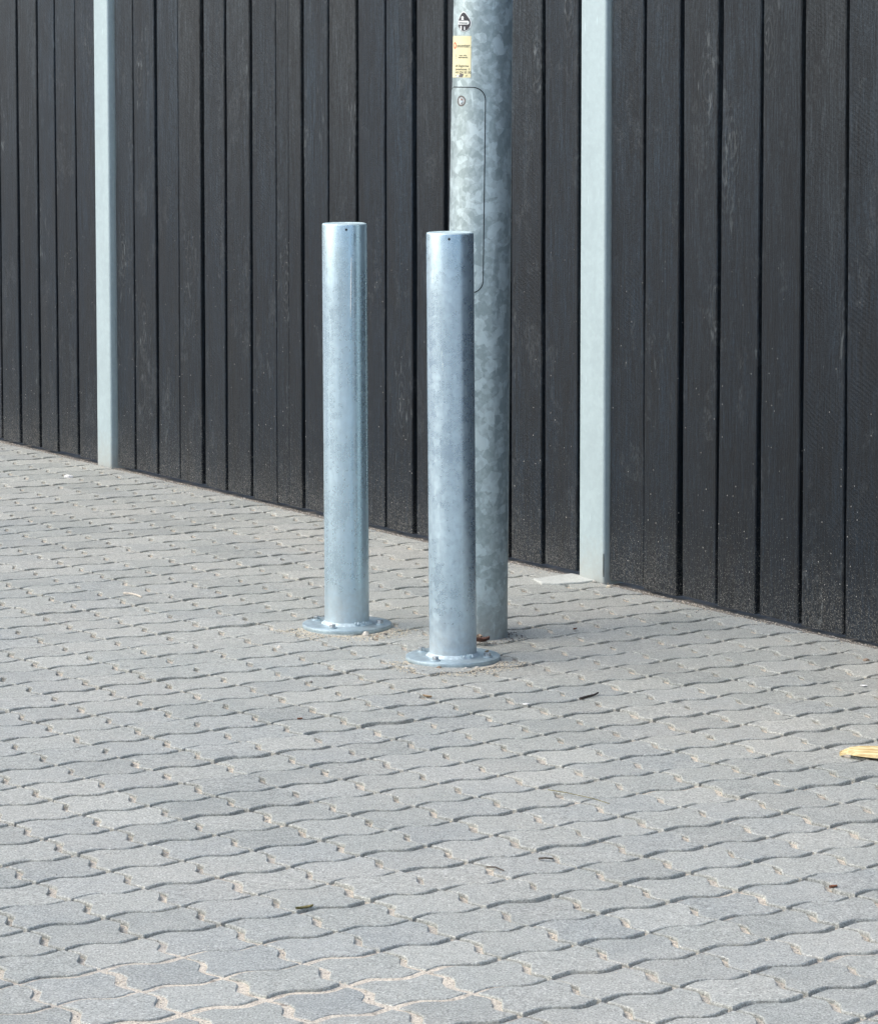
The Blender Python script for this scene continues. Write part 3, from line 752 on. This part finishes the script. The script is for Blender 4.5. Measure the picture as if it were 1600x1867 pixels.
# wood splinter at the right edge
rings = [(-.008, .002, .003, .003, .006), (.0, .006, .009, .004, .009), (.012, .012, .014, .003, .013), (.03, .016, .020, .002, .016), (.06, .018, .022, .002, .018), (.10, .019, .024, .002, .019), (.16, .018, .025, .002, .018), (.21, .012, .020, .003, .014)]
V, F = [], []
for x, wn, wf, zl, zt in rings:
    j = random.uniform(-.0012, .0012)
    V += [(x, -wn, zl+.004), (x, -wn+.002+j, zt-.007), (x, -wn*.1+j, zt-.002), (x, wf*.6, zt+.003+j), (x, wf, zt), (x, wf, .002)]
for k in range(len(rings)-1):
    for q in range(6): F.append((k*6+q, (k+1)*6+q, (k+1)*6+(q+1) % 6, k*6+(q+1) % 6))
F += [tuple(range(6)), tuple(len(V)-6+q for q in range(6))[::-1]]
sp = mk('wood_splinter', V, F, MAT['pine']); sp.location = (.838, 6.50, .0); sp.rotation_euler = (0, 0, R(-24)); sp.scale = (1, 1.35, 1.1)
tag(sp, 'split piece of fresh yellow pine lying at the right edge of the paving', 'wood')

# ------------------------------------------------------------------ grit: uncountable
def grit(name, pts, mat):
    V, F = [], []
    for x, y, z, s_ in pts:
        b0 = len(V); r = [random.uniform(.55, 1.)*s_ for _ in range(6)]; a = random.uniform(0, 6.3); c, sn = math.cos(a), math.sin(a)
        V += [(x+r[0]*c, y+r[0]*sn, z), (x-r[1]*sn, y+r[1]*c, z), (x-r[2]*c, y-r[2]*sn, z), (x+r[3]*sn, y-r[3]*c, z), (x, y, z+r[4]*.7), (x, y, z-r[5]*.5)]
        F += [(b0, b0+1, b0+4), (b0+1, b0+2, b0+4), (b0+2, b0+3, b0+4), (b0+3, b0, b0+4), (b0+1, b0, b0+5), (b0+2, b0+1, b0+5), (b0+3, b0+2, b0+5), (b0, b0+3, b0+5)]
    return tag(mk(name, V, F, mat), kind='stuff')
def in_gap(x, y):
    q = Vector((x, y, 0))-ORG; i = q.dot(VA)/PA; j = q.dot(VB)/PB
    return i-math.floor(i), j-math.floor(j), math.floor(i), math.floor(j)
LG, DG, TG = [], [], []
def ring_pts(cx, cy, r0, r1, a0, a1, n, tgt, s0, s1):
    for _ in range(n):
        a = R(random.uniform(a0, a1)); r = r0+(r1-r0)*random.random()**2.2
        tgt.append((cx+r*math.cos(a), cy+r*math.sin(a)*1.2, random.uniform(0, .001), random.uniform(s0, s1)))
for cx, cy in ((-.2345, 8.0281), (.0337, 7.5817)):
    ring_pts(cx, cy, .114, .185, 190, 350, 1300, TG, .0008, .0032)
    ring_pts(cx, cy, .116, .20, 200, 350, 150, DG, .001, .0036)
    ring_pts(cx, cy, .116, .18, 195, 350, 110, LG, .0015, .004)
    ring_pts(cx, cy, .10, .20, -30, 200, 120, TG, .0006, .002)
ring_pts(.0912, 7.9105, .083, .13, 200, 400, 130, DG, .001, .0042)
ring_pts(.0912, 7.9105, .083, .15, 180, 360, 220, TG, .0006, .002)
for _ in range(5200):                                           # scattered over everything in view
    y = 4.4+7.8*random.random()**1.15; x = random.uniform(-.15, .15)*y
    if fdist((x, y)) < .03: continue
    t = random.random()
    (LG if t < .3 else DG if t < .5 else TG).append((x, y, .0005, random.uniform(.0004, .0011)*(1+.9*(random.random() < .05))))
for _ in range(5200):                                           # swept against the fence
    s_ = random.uniform(-.2, 6); d = random.expovariate(1/.03)
    p = A+D*s_+N*(d+.004); t = random.random()
    (LG if t < .35 else DG if t < .6 else TG).append((p.x, p.y, .0, random.uniform(.0006, .0030)))
for _ in range(12000):                                           # crumbs in the open middles of the cross joints and at crossings
    j = random.randint(-42, 12); i = random.randint(-8, 24)
    t = min(.98, max(.02, random.gauss(.5, .12))) if random.random() < .6 else random.gauss(0, .06)
    w = 0
    tt = t % 1
    for (a, wa), (b, wb) in zip(SW, SW[1:]):
        if a <= tt <= b: w = wa+(wb-wa)*(tt-a)/(b-a)
    c = ORG+VA*PA*(i+w)+VB*PB*(j+t); x = c.x+random.gauss(0, .0035); y = c.y+random.gauss(0, .0045)
    if not (4.3 < y < 12.2 and abs(x) < .16*y) or fdist((x, y)) < .02: continue
    k = noise.noise(Vector((i*3.1, j*1.7, 5)))                    # some joints full, others empty
    if k < -.1 and random.random() < .8: continue
    q = random.random()
    (LG if q < .2 else DG if q < .45 else TG).append((x, y, bed_z(x, y)+random.uniform(.0005, .0045), random.uniform(.0008, .0030)))
grit('pale_grit', LG, MAT['stoneL']); grit('dark_grit', DG, MAT['stoneD']); grit('sand_grains', TG, MAT['stoneY'])
print('pavers', count, 'field tris ~', len(FF)*2, 'grains', len(LG)+len(DG)+len(TG))
